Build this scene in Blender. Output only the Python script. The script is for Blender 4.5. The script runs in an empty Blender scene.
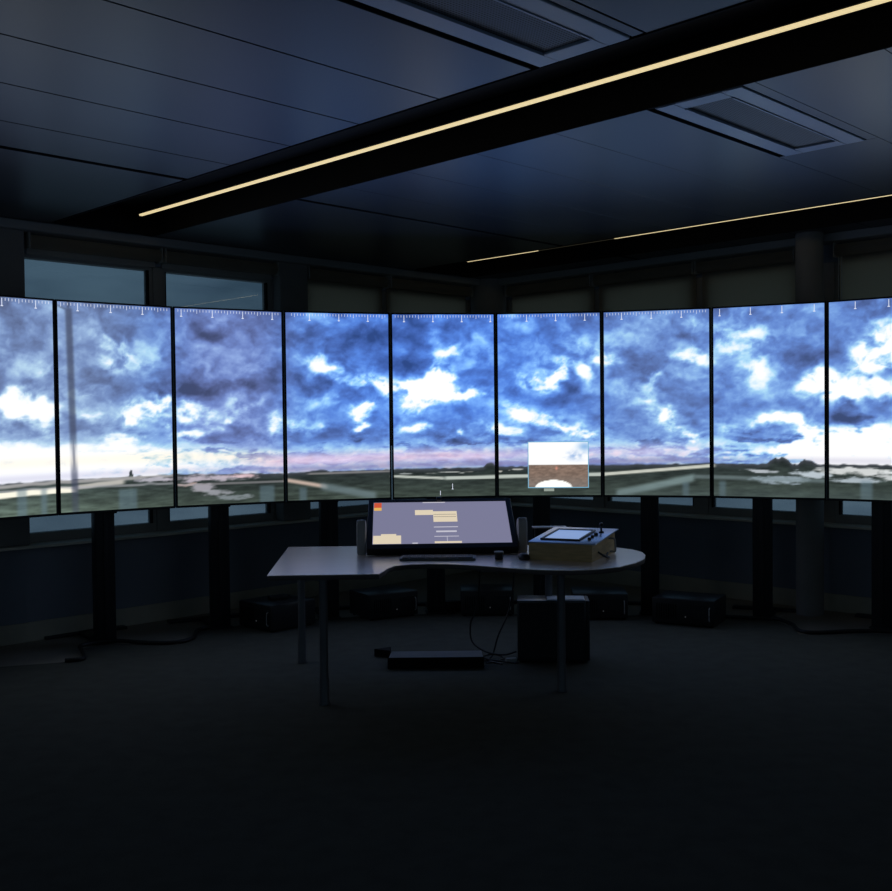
import bpy, bmesh, math, random
import numpy as np
from mathutils import Vector, Matrix

random.seed(4)
scene = bpy.context.scene
COL = scene.collection

# ------------------------------------------------------------------ camera, world, exposure
PITCH, ROLL, FPX, CAM_H = 0.024726, -0.0103305, 1043.8, 1.57
cam_d = bpy.data.cameras.new('camera')
cam_d.sensor_fit = 'HORIZONTAL'
cam_d.sensor_width = 36.0
cam_d.lens = 36.0 * FPX / 892.0
cam_d.clip_start = 0.05
cam = bpy.data.objects.new('camera', cam_d)
COL.objects.link(cam)
_fw = Vector((0, math.cos(PITCH), -math.sin(PITCH)))
_up = Vector((0, math.sin(PITCH), math.cos(PITCH)))
_rt = Vector((1, 0, 0))
_r2 = _rt * math.cos(ROLL) + _up * math.sin(ROLL)
_u2 = -_rt * math.sin(ROLL) + _up * math.cos(ROLL)
_m = Matrix((_r2, _u2, -_fw)).transposed().to_4x4()
_m.translation = (0, 0, CAM_H)
cam.matrix_world = _m
scene.camera = cam

vs = scene.view_settings
vs.view_transform = 'Standard'
vs.look = 'None'
vs.gamma = 1.0
vs.use_curve_mapping = False
vs.exposure = 0.0

world = bpy.data.worlds.new('dusk_sky')
scene.world = world
world.use_nodes = True
_nt = world.node_tree
_nt.nodes.clear()
_o = _nt.nodes.new('ShaderNodeOutputWorld')
_bg = _nt.nodes.new('ShaderNodeBackground')
_tc = _nt.nodes.new('ShaderNodeTexCoord')
_sep = _nt.nodes.new('ShaderNodeSeparateXYZ')
_rmp = _nt.nodes.new('ShaderNodeValToRGB')
_mr = _nt.nodes.new('ShaderNodeMapRange')
_nz = _nt.nodes.new('ShaderNodeTexNoise')
_mp = _nt.nodes.new('ShaderNodeMapping')
_mx = _nt.nodes.new('ShaderNodeMixRGB')
_mp.inputs['Scale'].default_value = (3, 3, 12)
_nz.inputs['Scale'].default_value = 2.2
_nz.inputs['Detail'].default_value = 5
_nt.links.new(_tc.outputs['Generated'], _sep.inputs[0])
_nt.links.new(_sep.outputs['Z'], _mr.inputs['Value'])
_mr.inputs['From Min'].default_value = -0.25
_mr.inputs['From Max'].default_value = 0.4
_nt.links.new(_mr.outputs[0], _rmp.inputs[0])
_e = _rmp.color_ramp.elements
_e[0].position = 0.0; _e[0].color = (0.050, 0.078, 0.105, 1)
_e[1].position = 1.0; _e[1].color = (0.034, 0.064, 0.100, 1)
_q = _e.new(0.40); _q.color = (0.085, 0.125, 0.170, 1)
_q = _e.new(0.56); _q.color = (0.060, 0.100, 0.140, 1)
_nt.links.new(_tc.outputs['Generated'], _mp.inputs[0])
_nt.links.new(_mp.outputs[0], _nz.inputs['Vector'])
_mx.blend_type = 'MULTIPLY'
_mx.inputs[0].default_value = 0.6
_nr = _nt.nodes.new('ShaderNodeValToRGB')
_nr.color_ramp.elements[0].position = 0.35; _nr.color_ramp.elements[0].color = (0.40, 0.46, 0.52, 1)
_nr.color_ramp.elements[1].position = 0.65; _nr.color_ramp.elements[1].color = (1.4, 1.35, 1.3, 1)
_nt.links.new(_nz.outputs['Fac'], _nr.inputs[0])
_nt.links.new(_rmp.outputs[0], _mx.inputs[1])
_nt.links.new(_nr.outputs[0], _mx.inputs[2])
_nt.links.new(_mx.outputs[0], _bg.inputs['Color'])
_bg.inputs['Strength'].default_value = 1.6
_nt.links.new(_bg.outputs[0], _o.inputs[0])

# ------------------------------------------------------------------ helpers
def lin(c):
    return tuple((x / 255 / 12.92) if x / 255 <= 0.04045 else ((x / 255 + 0.055) / 1.055) ** 2.4 for x in c)

def material(name, col, rough=0.6, metal=0.0, var=0.12, scale=6.0, bump=0.0, bscale=80.0, spec=0.5, stretch=(1, 1, 1)):
    m = bpy.data.materials.new(name)
    m.use_nodes = True
    nt = m.node_tree
    b = nt.nodes['Principled BSDF']
    b.inputs['Roughness'].default_value = rough
    b.inputs['Metallic'].default_value = metal
    b.inputs['Specular IOR Level'].default_value = spec
    tc = nt.nodes.new('ShaderNodeTexCoord')
    mp = nt.nodes.new('ShaderNodeMapping')
    mp.inputs['Scale'].default_value = stretch
    nz = nt.nodes.new('ShaderNodeTexNoise')
    nz.inputs['Scale'].default_value = scale
    nz.inputs['Detail'].default_value = 4
    rp = nt.nodes.new('ShaderNodeValToRGB')
    rp.color_ramp.elements[0].position = 0.3
    rp.color_ramp.elements[1].position = 0.7
    rp.color_ramp.elements[0].color = tuple(c * (1 - var) for c in col) + (1,)
    rp.color_ramp.elements[1].color = tuple(min(1, c * (1 + var)) for c in col) + (1,)
    nt.links.new(tc.outputs['Object'], mp.inputs[0])
    nt.links.new(mp.outputs[0], nz.inputs['Vector'])
    nt.links.new(nz.outputs['Fac'], rp.inputs[0])
    nt.links.new(rp.outputs[0], b.inputs['Base Color'])
    if bump:
        n2 = nt.nodes.new('ShaderNodeTexNoise')
        n2.inputs['Scale'].default_value = bscale
        bp = nt.nodes.new('ShaderNodeBump')
        bp.inputs['Strength'].default_value = bump
        bp.inputs['Distance'].default_value = 0.004
        nt.links.new(mp.outputs[0], n2.inputs['Vector'])
        nt.links.new(n2.outputs['Fac'], bp.inputs['Height'])
        nt.links.new(bp.outputs[0], b.inputs['Normal'])
    return m

def emitter(name, col, strength=1.0, base=(0.02, 0.02, 0.02)):
    m = bpy.data.materials.new(name)
    m.use_nodes = True
    b = m.node_tree.nodes['Principled BSDF']
    b.inputs['Base Color'].default_value = base + (1,)
    b.inputs['Roughness'].default_value = 0.4
    b.inputs['Emission Color'].default_value = tuple(col) + (1,)
    b.inputs['Emission Strength'].default_value = strength
    return m

def add_box(bm, x0, x1, y0, y1, z0, z1, M=None, bev=0.0, seg=2):
    t = bmesh.new()
    bmesh.ops.create_cube(t, size=1.0)
    for v in t.verts:
        v.co = Vector(((x0 + x1) / 2 + v.co.x * (x1 - x0), (y0 + y1) / 2 + v.co.y * (y1 - y0), (z0 + z1) / 2 + v.co.z * (z1 - z0)))
    if bev:
        bmesh.ops.bevel(t, geom=list(t.edges), offset=bev, segments=seg, profile=0.5, affect='EDGES')
    _merge(bm, t, M)

def _merge(bm, t, M=None):
    if M is not None:
        bmesh.ops.transform(t, matrix=M, verts=t.verts)
    bmesh.ops.recalc_face_normals(t, faces=t.faces)
    mp = {v: bm.verts.new(v.co) for v in t.verts}
    for f in t.faces:
        try:
            bm.faces.new([mp[v] for v in f.verts])
        except ValueError:
            pass
    t.free()

def add_lathe(bm, prof, n=24, M=None, axis='Z'):
    t = bmesh.new()
    rings = []
    for r, z in prof:
        rings.append([t.verts.new((r * math.cos(2 * math.pi * i / n), r * math.sin(2 * math.pi * i / n), z)) for i in range(n)])
    for a, b in zip(rings, rings[1:]):
        for i in range(n):
            t.faces.new((a[i], a[(i + 1) % n], b[(i + 1) % n], b[i]))
    t.faces.new(rings[0][::-1])
    t.faces.new(rings[-1])
    _merge(bm, t, M)

def add_prism(bm, outline, z0, z1, M=None, bev=0.0):
    t = bmesh.new()
    vs_ = [t.verts.new((x, y, z0)) for x, y in outline]
    f = t.faces.new(vs_)
    r = bmesh.ops.extrude_face_region(t, geom=[f])
    for g in r['geom']:
        if isinstance(g, bmesh.types.BMVert):
            g.co.z = z1
    if bev:
        ed = [e for e in t.edges if abs(e.verts[0].co.z - e.verts[1].co.z) < 1e-6]
        bmesh.ops.bevel(t, geom=ed, offset=bev, segments=2, profile=0.5, affect='EDGES')
    _merge(bm, t, M)

def smooth_path(pts, n=6):
    P = [Vector(p) for p in pts]
    P = [P[0] * 2 - P[1]] + P + [P[-1] * 2 - P[-2]]
    out = []
    for i in range(1, len(P) - 2):
        for k in range(n):
            t = k / n
            a, b, c, d = P[i - 1], P[i], P[i + 1], P[i + 2]
            out.append(0.5 * ((2 * b) + (c - a) * t + (2 * a - 5 * b + 4 * c - d) * t * t + (3 * b - a - 3 * c + d) * t ** 3))
    out.append(P[-2])
    return out

def add_tube(bm, pts, r, n=8, smooth=5, M=None):
    path = smooth_path(pts, smooth) if smooth > 1 else [Vector(p) for p in pts]
    t = bmesh.new()
    rings = []
    ref = Vector((0, 0, 1))
    for i, p in enumerate(path):
        d = (path[min(i + 1, len(path) - 1)] - path[max(i - 1, 0)]).normalized()
        s = d.cross(ref)
        if s.length < 1e-3:
            s = d.cross(Vector((1, 0, 0)))
        s.normalize()
        u = s.cross(d).normalized()
        rings.append([t.verts.new(p + (s * math.cos(2 * math.pi * k / n) + u * math.sin(2 * math.pi * k / n)) * r) for k in range(n)])
    for a, b in zip(rings, rings[1:]):
        for i in range(n):
            t.faces.new((a[i], a[(i + 1) % n], b[(i + 1) % n], b[i]))
    t.faces.new(rings[0][::-1])
    t.faces.new(rings[-1])
    _merge(bm, t, M)

def obj(name, bm, mat_, parent=None, smooth=False):
    me = bpy.data.meshes.new(name)
    if smooth:
        for f in bm.faces:
            f.smooth = True
    bm.to_mesh(me)
    bm.free()
    me.materials.append(mat_)
    if smooth:
        try:
            me.set_sharp_from_angle(angle=math.radians(38))
        except Exception:
            pass
    o = bpy.data.objects.new(name, me)
    COL.objects.link(o)
    if parent is not None:
        o.parent = parent
    return o

def box_obj(name, x0, x1, y0, y1, z0, z1, mat_, parent=None, bev=0.0, M=None):
    bm = bmesh.new()
    add_box(bm, x0, x1, y0, y1, z0, z1, M, bev)
    return obj(name, bm, mat_, parent, smooth=bev > 0)

def tag(o, label=None, cat=None, group=None, kind=None):
    if label: o['label'] = label
    if cat: o['category'] = cat
    if group: o['group'] = group
    if kind: o['kind'] = kind
    return o

def thing(name, label, cat, loc=(0, 0, 0), rz=0.0, group=None):
    o = bpy.data.objects.new(name, None)
    o.empty_display_size = 0.1
    COL.objects.link(o)
    o.location = loc
    o.rotation_euler = (0, 0, rz)
    return tag(o, label, cat, group)

def part_label(o, label):
    o['label'] = label
    return o

# room frame: a = distance from the left wall, b = distance from the right wall
YAW = 0.78289
CORNER = Vector((0.454, 11.0, 0))
AX = Vector((math.cos(YAW), -math.sin(YAW), 0))
BX = Vector((-math.sin(YAW), -math.cos(YAW), 0))

def RP(a, b, z):
    return CORNER + AX * a + BX * b + Vector((0, 0, z))

ROOM = Matrix(((AX.x, BX.x, 0, CORNER.x), (AX.y, BX.y, 0, CORNER.y), (0, 0, 1, 0), (0, 0, 0, 1)))

# ------------------------------------------------------------------ materials
M_ceil = material('ceiling_panel_semigloss', (0.030, 0.034, 0.041), 0.32, var=0.05, scale=1.5, spec=0.33)
M_black = material('matt_black', (0.004, 0.004, 0.005), 0.8, var=0.1, spec=0.2)
M_slab = material('plenum_dark', (0.012, 0.012, 0.014), 0.9)
M_vent = material('vent_blue_tinted_metal', (0.36, 0.43, 0.58), 0.34, var=0.04, spec=1.0)  # white metal; blue reflection of the displays painted into the base colour
M_wall = material('parapet_paint', (0.24, 0.26, 0.31), 0.7, var=0.08, scale=2)
M_wallhi = material('upper_wall_paint', (0.32, 0.32, 0.32), 0.8, var=0.08, scale=2)
M_frame = material('window_frame_grey', (0.36, 0.34, 0.31), 0.5, var=0.06)
M_sill = material('window_sill_cream', (0.86, 0.80, 0.66), 0.3, var=0.06, spec=1.0)
M_col = material('column_paint', (0.26, 0.25, 0.24), 0.75, var=0.06)
M_base = material('skirting_beige', (0.50, 0.46, 0.36), 0.6, var=0.08)
M_vinyl = material('vinyl_floor_beige', (0.33, 0.30, 0.25), 0.55, var=0.15, scale=3)
M_carpet = material('charcoal_carpet', (0.104, 0.108, 0.094), 0.95, var=0.10, scale=9, bump=0.6, bscale=350, spec=0.1)
M_steel = material('black_powder_coat', (0.010, 0.011, 0.014), 0.45, var=0.1)
M_plastic = material('black_plastic', (0.012, 0.012, 0.014), 0.5, var=0.1)
M_pc = material('computer_black_metal', (0.028, 0.029, 0.033), 0.3, var=0.1)
M_cable = material('black_cable', (0.008, 0.008, 0.009), 0.5)
M_grey = material('grey_plastic', (0.42, 0.42, 0.42), 0.5)
M_keys = material('keyboard_grey', (0.16, 0.17, 0.19), 0.5)
M_leg = material('leg_grey_steel', (0.13, 0.13, 0.14), 0.4, metal=0.3)
M_desk = material('desk_laminate', (0.86, 0.71, 0.61), 0.33, var=0.05, scale=4, stretch=(1, 8, 1), spec=0.9)
_pb = M_desk.node_tree.nodes['Principled BSDF']
_pb.inputs['Coat Weight'].default_value = 1.0
_pb.inputs['Coat IOR'].default_value = 1.7
_pb.inputs['Coat Roughness'].default_value = 0.22
M_deskedge = material('desk_edge_band', (0.10, 0.08, 0.075), 0.5)
M_wood = material('plywood', (0.60, 0.43, 0.20), 0.55, var=0.18, scale=5, stretch=(2, 2, 14))
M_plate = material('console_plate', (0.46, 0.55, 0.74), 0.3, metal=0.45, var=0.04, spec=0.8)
M_paper = material('white_paper', (0.75, 0.76, 0.78), 0.7, var=0.03)
M_chain = material('blind_chain_white', (0.6, 0.6, 0.6), 0.4)
M_led = emitter('led_white', (0.5, 0.55, 0.6), 0.05)
M_strip = emitter('strip_light_warm', (0.86, 0.70, 0.38), 0.95, (0.5, 0.5, 0.45))
M_strip_dim = emitter('strip_light_off', (0.86, 0.70, 0.38), 0.02, (0.3, 0.3, 0.28))

# roller blind fabric lets a little daylight through
M_blind = material('blind_fabric', (0.34, 0.32, 0.29), 0.85, var=0.05, scale=3)
_n = M_blind.node_tree
_pb = _n.nodes['Principled BSDF']
_tr = _n.nodes.new('ShaderNodeBsdfTranslucent')
_tr.inputs['Color'].default_value = (0.84, 0.73, 0.58, 1)
_ms = _n.nodes.new('ShaderNodeMixShader')
_ms.inputs[0].default_value = 0.70
_n.links.new(_pb.outputs[0], _ms.inputs[1])
_n.links.new(_tr.outputs[0], _ms.inputs[2])
_n.links.new(_ms.outputs[0], _n.nodes['Material Output'].inputs[0])

# window glass: clear with mirror reflection by angle
M_glass = bpy.data.materials.new('window_glass')
M_glass.use_nodes = True
_n = M_glass.node_tree
_n.nodes.clear()
_out = _n.nodes.new('ShaderNodeOutputMaterial')
_t1 = _n.nodes.new('ShaderNodeBsdfTransparent')
_t1.inputs['Color'].default_value = (0.74, 0.79, 0.81, 1)
_g1 = _n.nodes.new('ShaderNodeBsdfGlossy')
_g1.inputs['Roughness'].default_value = 0.0
_lw = _n.nodes.new('ShaderNodeLayerWeight')
_lw.inputs['Blend'].default_value = 0.5
_pw = _n.nodes.new('ShaderNodeMath')
_pw.operation = 'POWER'
_pw.inputs[1].default_value = 5.0
_fr = _n.nodes.new('ShaderNodeMath')
_fr.operation = 'MULTIPLY_ADD'
_fr.inputs[1].default_value = 0.89
_fr.inputs[2].default_value = 0.11
_n.links.new(_lw.outputs['Facing'], _pw.inputs[0])
_n.links.new(_pw.outputs[0], _fr.inputs[0])
_ms = _n.nodes.new('ShaderNodeMixShader')
_n.links.new(_fr.outputs[0], _ms.inputs[0])
_n.links.new(_t1.outputs[0], _ms.inputs[1])
_n.links.new(_g1.outputs[0], _ms.inputs[2])
_n.links.new(_ms.outputs[0], _out.inputs[0])

# perforated plate: fine dot pattern
M_perf = bpy.data.materials.new('perforated_metal')
M_perf.use_nodes = True
_n = M_perf.node_tree
_b = _n.nodes['Principled BSDF']
_b.inputs['Roughness'].default_value = 0.5
_tc = _n.nodes.new('ShaderNodeTexCoord')
_vo = _n.nodes.new('ShaderNodeTexVoronoi')
_vo.inputs['Scale'].default_value = 70
_vo.inputs['Randomness'].default_value = 0.0
_rp = _n.nodes.new('ShaderNodeValToRGB')
_rp.color_ramp.elements[0].position = 0.34; _rp.color_ramp.elements[0].color = (0.004, 0.004, 0.005, 1)
_rp.color_ramp.elements[1].position = 0.42; _rp.color_ramp.elements[1].color = (0.20, 0.22, 0.26, 1)
_n.links.new(_tc.outputs['Object'], _vo.inputs['Vector'])
_n.links.new(_vo.outputs['Distance'], _rp.inputs[0])
_n.links.new(_rp.outputs[0], _b.inputs['Base Color'])

# displays glow with the picture stored on their surface
def picture_material(name, strength):
    m = bpy.data.materials.new(name)
    m.use_nodes = True
    n = m.node_tree
    b = n.nodes['Principled BSDF']
    b.inputs['Base Color'].default_value = (0.01, 0.01, 0.012, 1)
    b.inputs['Roughness'].default_value = 0.35
    at = n.nodes.new('ShaderNodeAttribute')
    at.attribute_name = 'picture'
    n.links.new(at.outputs['Color'], b.inputs['Emission Color'])
    b.inputs['Emission Strength'].default_value = strength
    return m
M_picture = picture_material('display_picture', 1.04)
M_tick = emitter('scale_mark_white', (0.75, 0.80, 0.95), 1.0)

# ------------------------------------------------------------------ room shell
RS = 12.0
CZ = 3.0
fl = box_obj('floor', 0, RS, 0, RS, -0.12, 0, M_vinyl, M=ROOM)
tag(fl, kind='structure')

def wall(name, boxes, mat_):
    bm = bmesh.new()
    for bx in boxes:
        add_box(bm, *bx, M=ROOM)
    return tag(obj(name, bm, mat_), kind='structure')

T = 0.30
L_BAYS = [(0.30, 1.42), (1.51, 2.42), (2.75, 3.80), (3.88, 4.94), (5.24, 6.20), (6.32, 7.30)]
R_BAYS = [(0.28, 1.37), (1.47, 2.47), (2.59, 3.46), (3.74, 4.85), (4.97, 6.00)]
Z_SILL, Z_HEAD = 0.70, 2.80
wl = wall('wall_left', [(-T, 0, -T, RS, 0, Z_SILL), (-T, 0, -T, RS, Z_HEAD, 3.3), (-T, 0, 7.30, RS, Z_SILL, Z_HEAD)], M_wall)
wr = wall('wall_right', [(0, RS, -T, 0, 0, Z_SILL), (0, RS, -T, 0, Z_HEAD, 3.3), (6.00, RS, -T, 0, Z_SILL, Z_HEAD)], M_wall)
FILL_BAYS = [(1.2 + i * 1.9, 2.9 + i * 1.9) for i in range(5)]  # openings added to the unseen rear walls so dusk light fills the room
def pierced(c0, c1, along_a):
    out = []
    e = [-T if along_a else -T] + [x for b_ in FILL_BAYS for x in b_] + [RS if along_a else RS + T]
    spans = [(e[0], e[-1], 0, Z_SILL), (e[0], e[-1], Z_HEAD, 3.3)] + [(e[i], e[i + 1], Z_SILL, Z_HEAD) for i in range(0, len(e), 2)]
    for (p, q, z0, z1) in spans:
        out.append((p, q, c0, c1, z0, z1) if along_a else (c0, c1, p, q, z0, z1))
    return out
wall('wall_back', pierced(RS, RS + T, False), M_wallhi)
wall('wall_rear', pierced(RS, RS + T, True), M_wallhi)

# piers between window bays belong to their wall
def piers(parent, bays, left, corner0):
    edges = [corner0] + [e for b_ in bays for e in b_]
    for i in range(0, len(edges) - 1, 2):
        s0, s1 = edges[i], edges[i + 1]
        w = s1 - s0
        d0 = -0.12
        bm = bmesh.new()
        if left: add_box(bm, d0, -0.02, s0, s1, Z_SILL, Z_HEAD, ROOM)
        else: add_box(bm, s0, s1, d0, -0.02, Z_SILL, Z_HEAD, ROOM)
        obj('mullion' if w < 0.2 else 'pier', bm, M_frame, parent)
piers(wl, L_BAYS, True, -T)
piers(wr, R_BAYS, False, -T)

wn = 0
def window(left, s0, s1):
    global wn
    wn += 1
    bm = bmesh.new()
    fw_, d0, d1 = 0.030, -0.11, -0.03
    rects = [(s0, s0 + fw_, Z_SILL, Z_HEAD), (s1 - fw_, s1, Z_SILL, Z_HEAD), (s0 + fw_, s1 - fw_, Z_SILL, Z_SILL + 0.075), (s0 + fw_, s1 - fw_, Z_HEAD - 0.03, Z_HEAD)]
    for (p, q, z0, z1) in rects:
        if left: add_box(bm, d0, d1, p, q, z0, z1, ROOM)
        else: add_box(bm, p, q, d0, d1, z0, z1, ROOM)
    o = tag(obj('window_%d' % wn, bm, M_frame), kind='structure')
    p, q = s0 + fw_, s1 - fw_
    bm = bmesh.new()
    if left: add_box(bm, -0.074, -0.066, p, q, Z_SILL + 0.075, Z_HEAD - 0.03, ROOM)
    else: add_box(bm, p, q, -0.074, -0.066, Z_SILL + 0.075, Z_HEAD - 0.03, ROOM)
    obj('pane', bm, M_glass, o)
    # slim inner gasket beads down both sides of the pane
    for c in (p, q - 0.012):
        bm = bmesh.new()
        if left: add_box(bm, -0.066, -0.032, c, c + 0.012, Z_SILL + 0.075, Z_HEAD - 0.03, ROOM)
        else: add_box(bm, c, c + 0.012, -0.066, -0.032, Z_SILL + 0.075, Z_HEAD - 0.03, ROOM)
        obj('gasket', bm, M_black, o)
for s0, s1 in L_BAYS: window(True, s0, s1)
for s0, s1 in R_BAYS: window(False, s0, s1)

# sills and skirting
bm = bmesh.new(); add_box(bm, -0.028, 0.15, 0.16, 7.4, 0.686, 0.708, ROOM, bev=0.006); tag(obj('trim_1', bm, M_sill), kind='structure')
bm = bmesh.new(); add_box(bm, 0.16, 6.1, -0.028, 0.15, 0.686, 0.708, ROOM, bev=0.006); tag(obj('trim_2', bm, M_sill), kind='structure')
bm = bmesh.new(); add_box(bm, 0.0, 0.018, 0.02, RS, 0.0, 0.14, ROOM, bev=0.004); tag(obj('baseboard_left', bm, M_base), kind='structure')
bm = bmesh.new(); add_box(bm, 0.02, RS, 0.0, 0.018, 0.0, 0.14, ROOM, bev=0.004); tag(obj('baseboard_right', bm, M_base), kind='structure')

# columns
def column(n, bm):
    return tag(obj('trim_%d' % n, bm, M_col, smooth=True), kind='structure')
bm = bmesh.new(); add_box(bm, -0.02, 0.10, 2.44, 2.74, 0.708, CZ, ROOM, bev=0.012); column(3, bm)
bm = bmesh.new(); add_lathe(bm, [(0.185, 0.0), (0.185, CZ)], 40, Matrix.Translation(RP(0.12, 0.12, 0))); column(4, bm)
bm = bmesh.new(); add_lathe(bm, [(0.105, 0.0), (0.105, CZ)], 32, Matrix.Translation(RP(3.66, 0.25, 0))); column(5, bm)
bm = bmesh.new(); add_box(bm, 3.47, 3.55, -0.02, 0.09, 0.708, CZ, ROOM, bev=0.008); column(6, bm)
bm = bmesh.new(); add_box(bm, -0.02, 0.10, 4.95, 5.23, 0.708, CZ, ROOM, bev=0.012); column(7, bm)
# pelmets under the ceiling edge along both window walls
bm = bmesh.new(); add_box(bm, 0.0, 0.17, 0.30, 7.3, 2.935, CZ, ROOM, bev=0.01); tag(obj('trim_8', bm, M_wallhi), kind='structure')
bm = bmesh.new(); add_box(bm, 0.30, 6.1, 0.0, 0.17, 2.935, CZ, ROOM, bev=0.01); tag(obj('trim_9', bm, M_wallhi), kind='structure')

# ceiling: dark plenum with panels hung below
ceil = box_obj('ceiling', -T, RS + T, -T, RS + T, 3.22, 3.40, M_slab, M=ROOM)
tag(ceil, kind='structure')
T1 = (3.99, 4.80)     # black light troughs, by distance from the right wall
T2 = (0.46, 1.265)
VENT = (4.705, 5.145)
a_edges = [0.0, 1.975, 2.02, 2.47, 3.02, 3.57, 4.115, 4.66]
def panel_row(b0, b1, skip_vent, gp=0.003):
    rows = []
    for p, q in zip(a_edges, a_edges[1:]):
        if q - p > 0.1:
            rows.append((p, q))
    a = 4.66
    while a < RS - 0.1:
        rows.append((a, min(a + 0.55, RS)))
        a += 0.55
    for p, q in rows:
        if skip_vent and abs(p - 4.66) < 0.01:
            v0, v1 = skip_vent
            cells = [(p, q, b0, v0), (VENT[1] + 0.005, q, v0, v1), (p, q, v1, b1)]
        else:
            cells = [(p, q, b0, b1)]
        for (p2, q2, c0, c1) in cells:
            if c1 - c0 < 0.04 or q2 - p2 < 0.01: continue
            bm = bmesh.new()
            add_box(bm, p2 + gp, q2 - gp, c0 + gp, c1 - gp, CZ, CZ + 0.03, ROOM, bev=gp, seg=1)
            obj('ceiling_panel', bm, M_ceil, ceil)
panel_row(0.0, T2[0], None)
panel_row(T2[1], T1[0], (2.70, 3.985), 0.0012)
panel_row(T1[1], 8.4, (4.805, 6.005))
panel_row(8.4, RS, None)

# ceiling vents
def vent(label, b0, b1, g):
    c = RP((VENT[0] + VENT[1]) / 2, (b0 + b1) / 2, CZ)
    t = thing('ceiling_vent', label, 'air vent', c, -YAW, g)
    hw, hl = (VENT[1] - VENT[0]) / 2, (b1 - b0) / 2
    bm = bmesh.new()
    fw_ = 0.10
    for (x0, x1, y0, y1) in ((-hw, -hw + fw_, -hl, hl), (hw - fw_, hw, -hl, hl), (-hw + fw_, hw - fw_, -hl, -hl + fw_), (-hw + fw_, hw - fw_, hl - fw_, hl)):
        add_box(bm, x0, x1, y0, y1, -0.006, 0.03, bev=0.003, seg=1)
    obj('frame', bm, M_vent, t, True)
    box_obj('perforated_plate', -hw + fw_, hw - fw_, -hl + fw_, hl - fw_, 0.004, 0.012, M_perf, t)
    for s in (-1, 1):
        box_obj('inner_lip', s * (hw - fw_) - 0.004, s * (hw - fw_) + 0.004, -hl + fw_, hl - fw_, -0.010, -0.004, M_vent, t)
    return t
vent('blue-tinted ceiling vent with perforated plate beside a wide black gap', 4.81, 6.0, 'ceiling vents')
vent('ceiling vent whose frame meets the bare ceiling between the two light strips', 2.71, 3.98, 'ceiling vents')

# recessed linear lights
def linear_light(label, b0, b1, bs, spans, sensor):
    t = thing('linear_light', label, 'ceiling light', RP(0.3, bs, CZ), -YAW, 'linear ceiling lights')
    # local x runs with a, local y runs against b
    y0, y1 = bs - b1, bs - b0
    L0, L1 = -0.06, RS - 0.35
    box_obj('trough_back', L0, L1, y0, y1, 0.17, 0.18, M_black, t)
    for nm, (p, q) in (('trough_side', (y0 + 0.002, y0 + 0.010)), ('trough_side', (y1 - 0.010, y1 - 0.002))):
        box_obj(nm, L0, L1, p, q, -0.004, 0.17, M_black, t)
    for e in (L0, L1 - 0.008):
        box_obj('end_plate', e, e + 0.008, y0 + 0.01, y1 - 0.01, -0.004, 0.17, M_black, t)
    box_obj('light_housing', spans[0][0] - 0.02, L1 - 0.05, -0.028, 0.028, 0.108, 0.165, M_black, t, bev=0.003)
    for (p, q, lit) in spans:
        box_obj('light_strip', p, q, -0.0135, 0.0135, 0.096, 0.112, M_strip if lit else M_strip_dim, t, bev=0.003)
    if sensor:
        bm = bmesh.new()
        add_lathe(bm, [(0.03, 0.17), (0.03, 0.158), (0.022, 0.150), (0.008, 0.146)], 16, Matrix.Translation((sensor[0], sensor[1], 0)))
        obj('sensor', bm, M_grey, t, True)
    return t
linear_light('warm light strip running the length of the wide black ceiling trough beside the vents', T1[0], T1[1], 4.205, [(0.09, RS - 0.4, True)], (3.685, 0.24))
linear_light('thin warm light strip with a dark break, near the wall of closed blinds', T2[0], T2[1], 0.757, [(0.13, 1.02, True), (1.025, 1.86, False), (1.865, RS - 0.4, True)], None)

# roller blinds
def blind(left, s0, s1, zb, label, g, chain=False):
    sm = (s0 + s1) / 2
    w = s1 - s0
    if left: t = thing('roller_blind', label, 'blind', RP(0.055, sm, 2.80), -YAW - math.pi / 2, g)   # local x along the wall, local y into the wall or room
    else: t = thing('roller_blind', label, 'blind', RP(sm, 0.055, 2.80), -YAW, g)
    hw = w / 2
    Mx = Matrix.Rotation(math.pi / 2, 4, 'Y')
    bm = bmesh.new()
    add_lathe(bm, [(0.048, -hw + 0.012), (0.048, hw - 0.012)], 24, Matrix.Translation((0, 0, 0.075)) @ Mx)
    obj('roller', bm, M_blind, t, True)
    for s in (-1, 1):
        bm = bmesh.new()
        add_box(bm, s * (hw - 0.006) - 0.005, s * (hw - 0.006) + 0.005, -0.052, 0.052, 0.02, 0.134, bev=0.003)
        obj('end_bracket', bm, M_frame, t, True)
    yo = -0.045 if left else 0.045      # the cloth hangs on the window side of its roller
    if zb is not None:
        bm = bmesh.new()
        add_box(bm, -hw + 0.02, hw - 0.02, yo - 0.0012, yo + 0.0012, zb - 2.80, 0.075)
        obj('fabric', bm, M_blind, t)
        box_obj('bottom_bar', -hw + 0.02, hw - 0.02, yo - 0.006, yo + 0.006, zb - 2.825, zb - 2.80, M_frame, t, bev=0.003)
    else:
        box_obj('bottom_bar', -hw + 0.02, hw - 0.02, yo - 0.006, yo + 0.006, -0.012, 0.06, M_frame, t, bev=0.003)
    if chain:
        bm = bmesh.new()
        x = chain * (hw - 0.03)
        add_tube(bm, [(x, 0.0, 0.06), (x, 0.0, -0.9), (x + 0.012, 0.0, -0.93), (x + 0.022, 0.0, -0.9), (x + 0.022, 0.0, 0.06)], 0.0035, 6, 3)
        obj('pull_chain', bm, M_chain, t, True)
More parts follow.
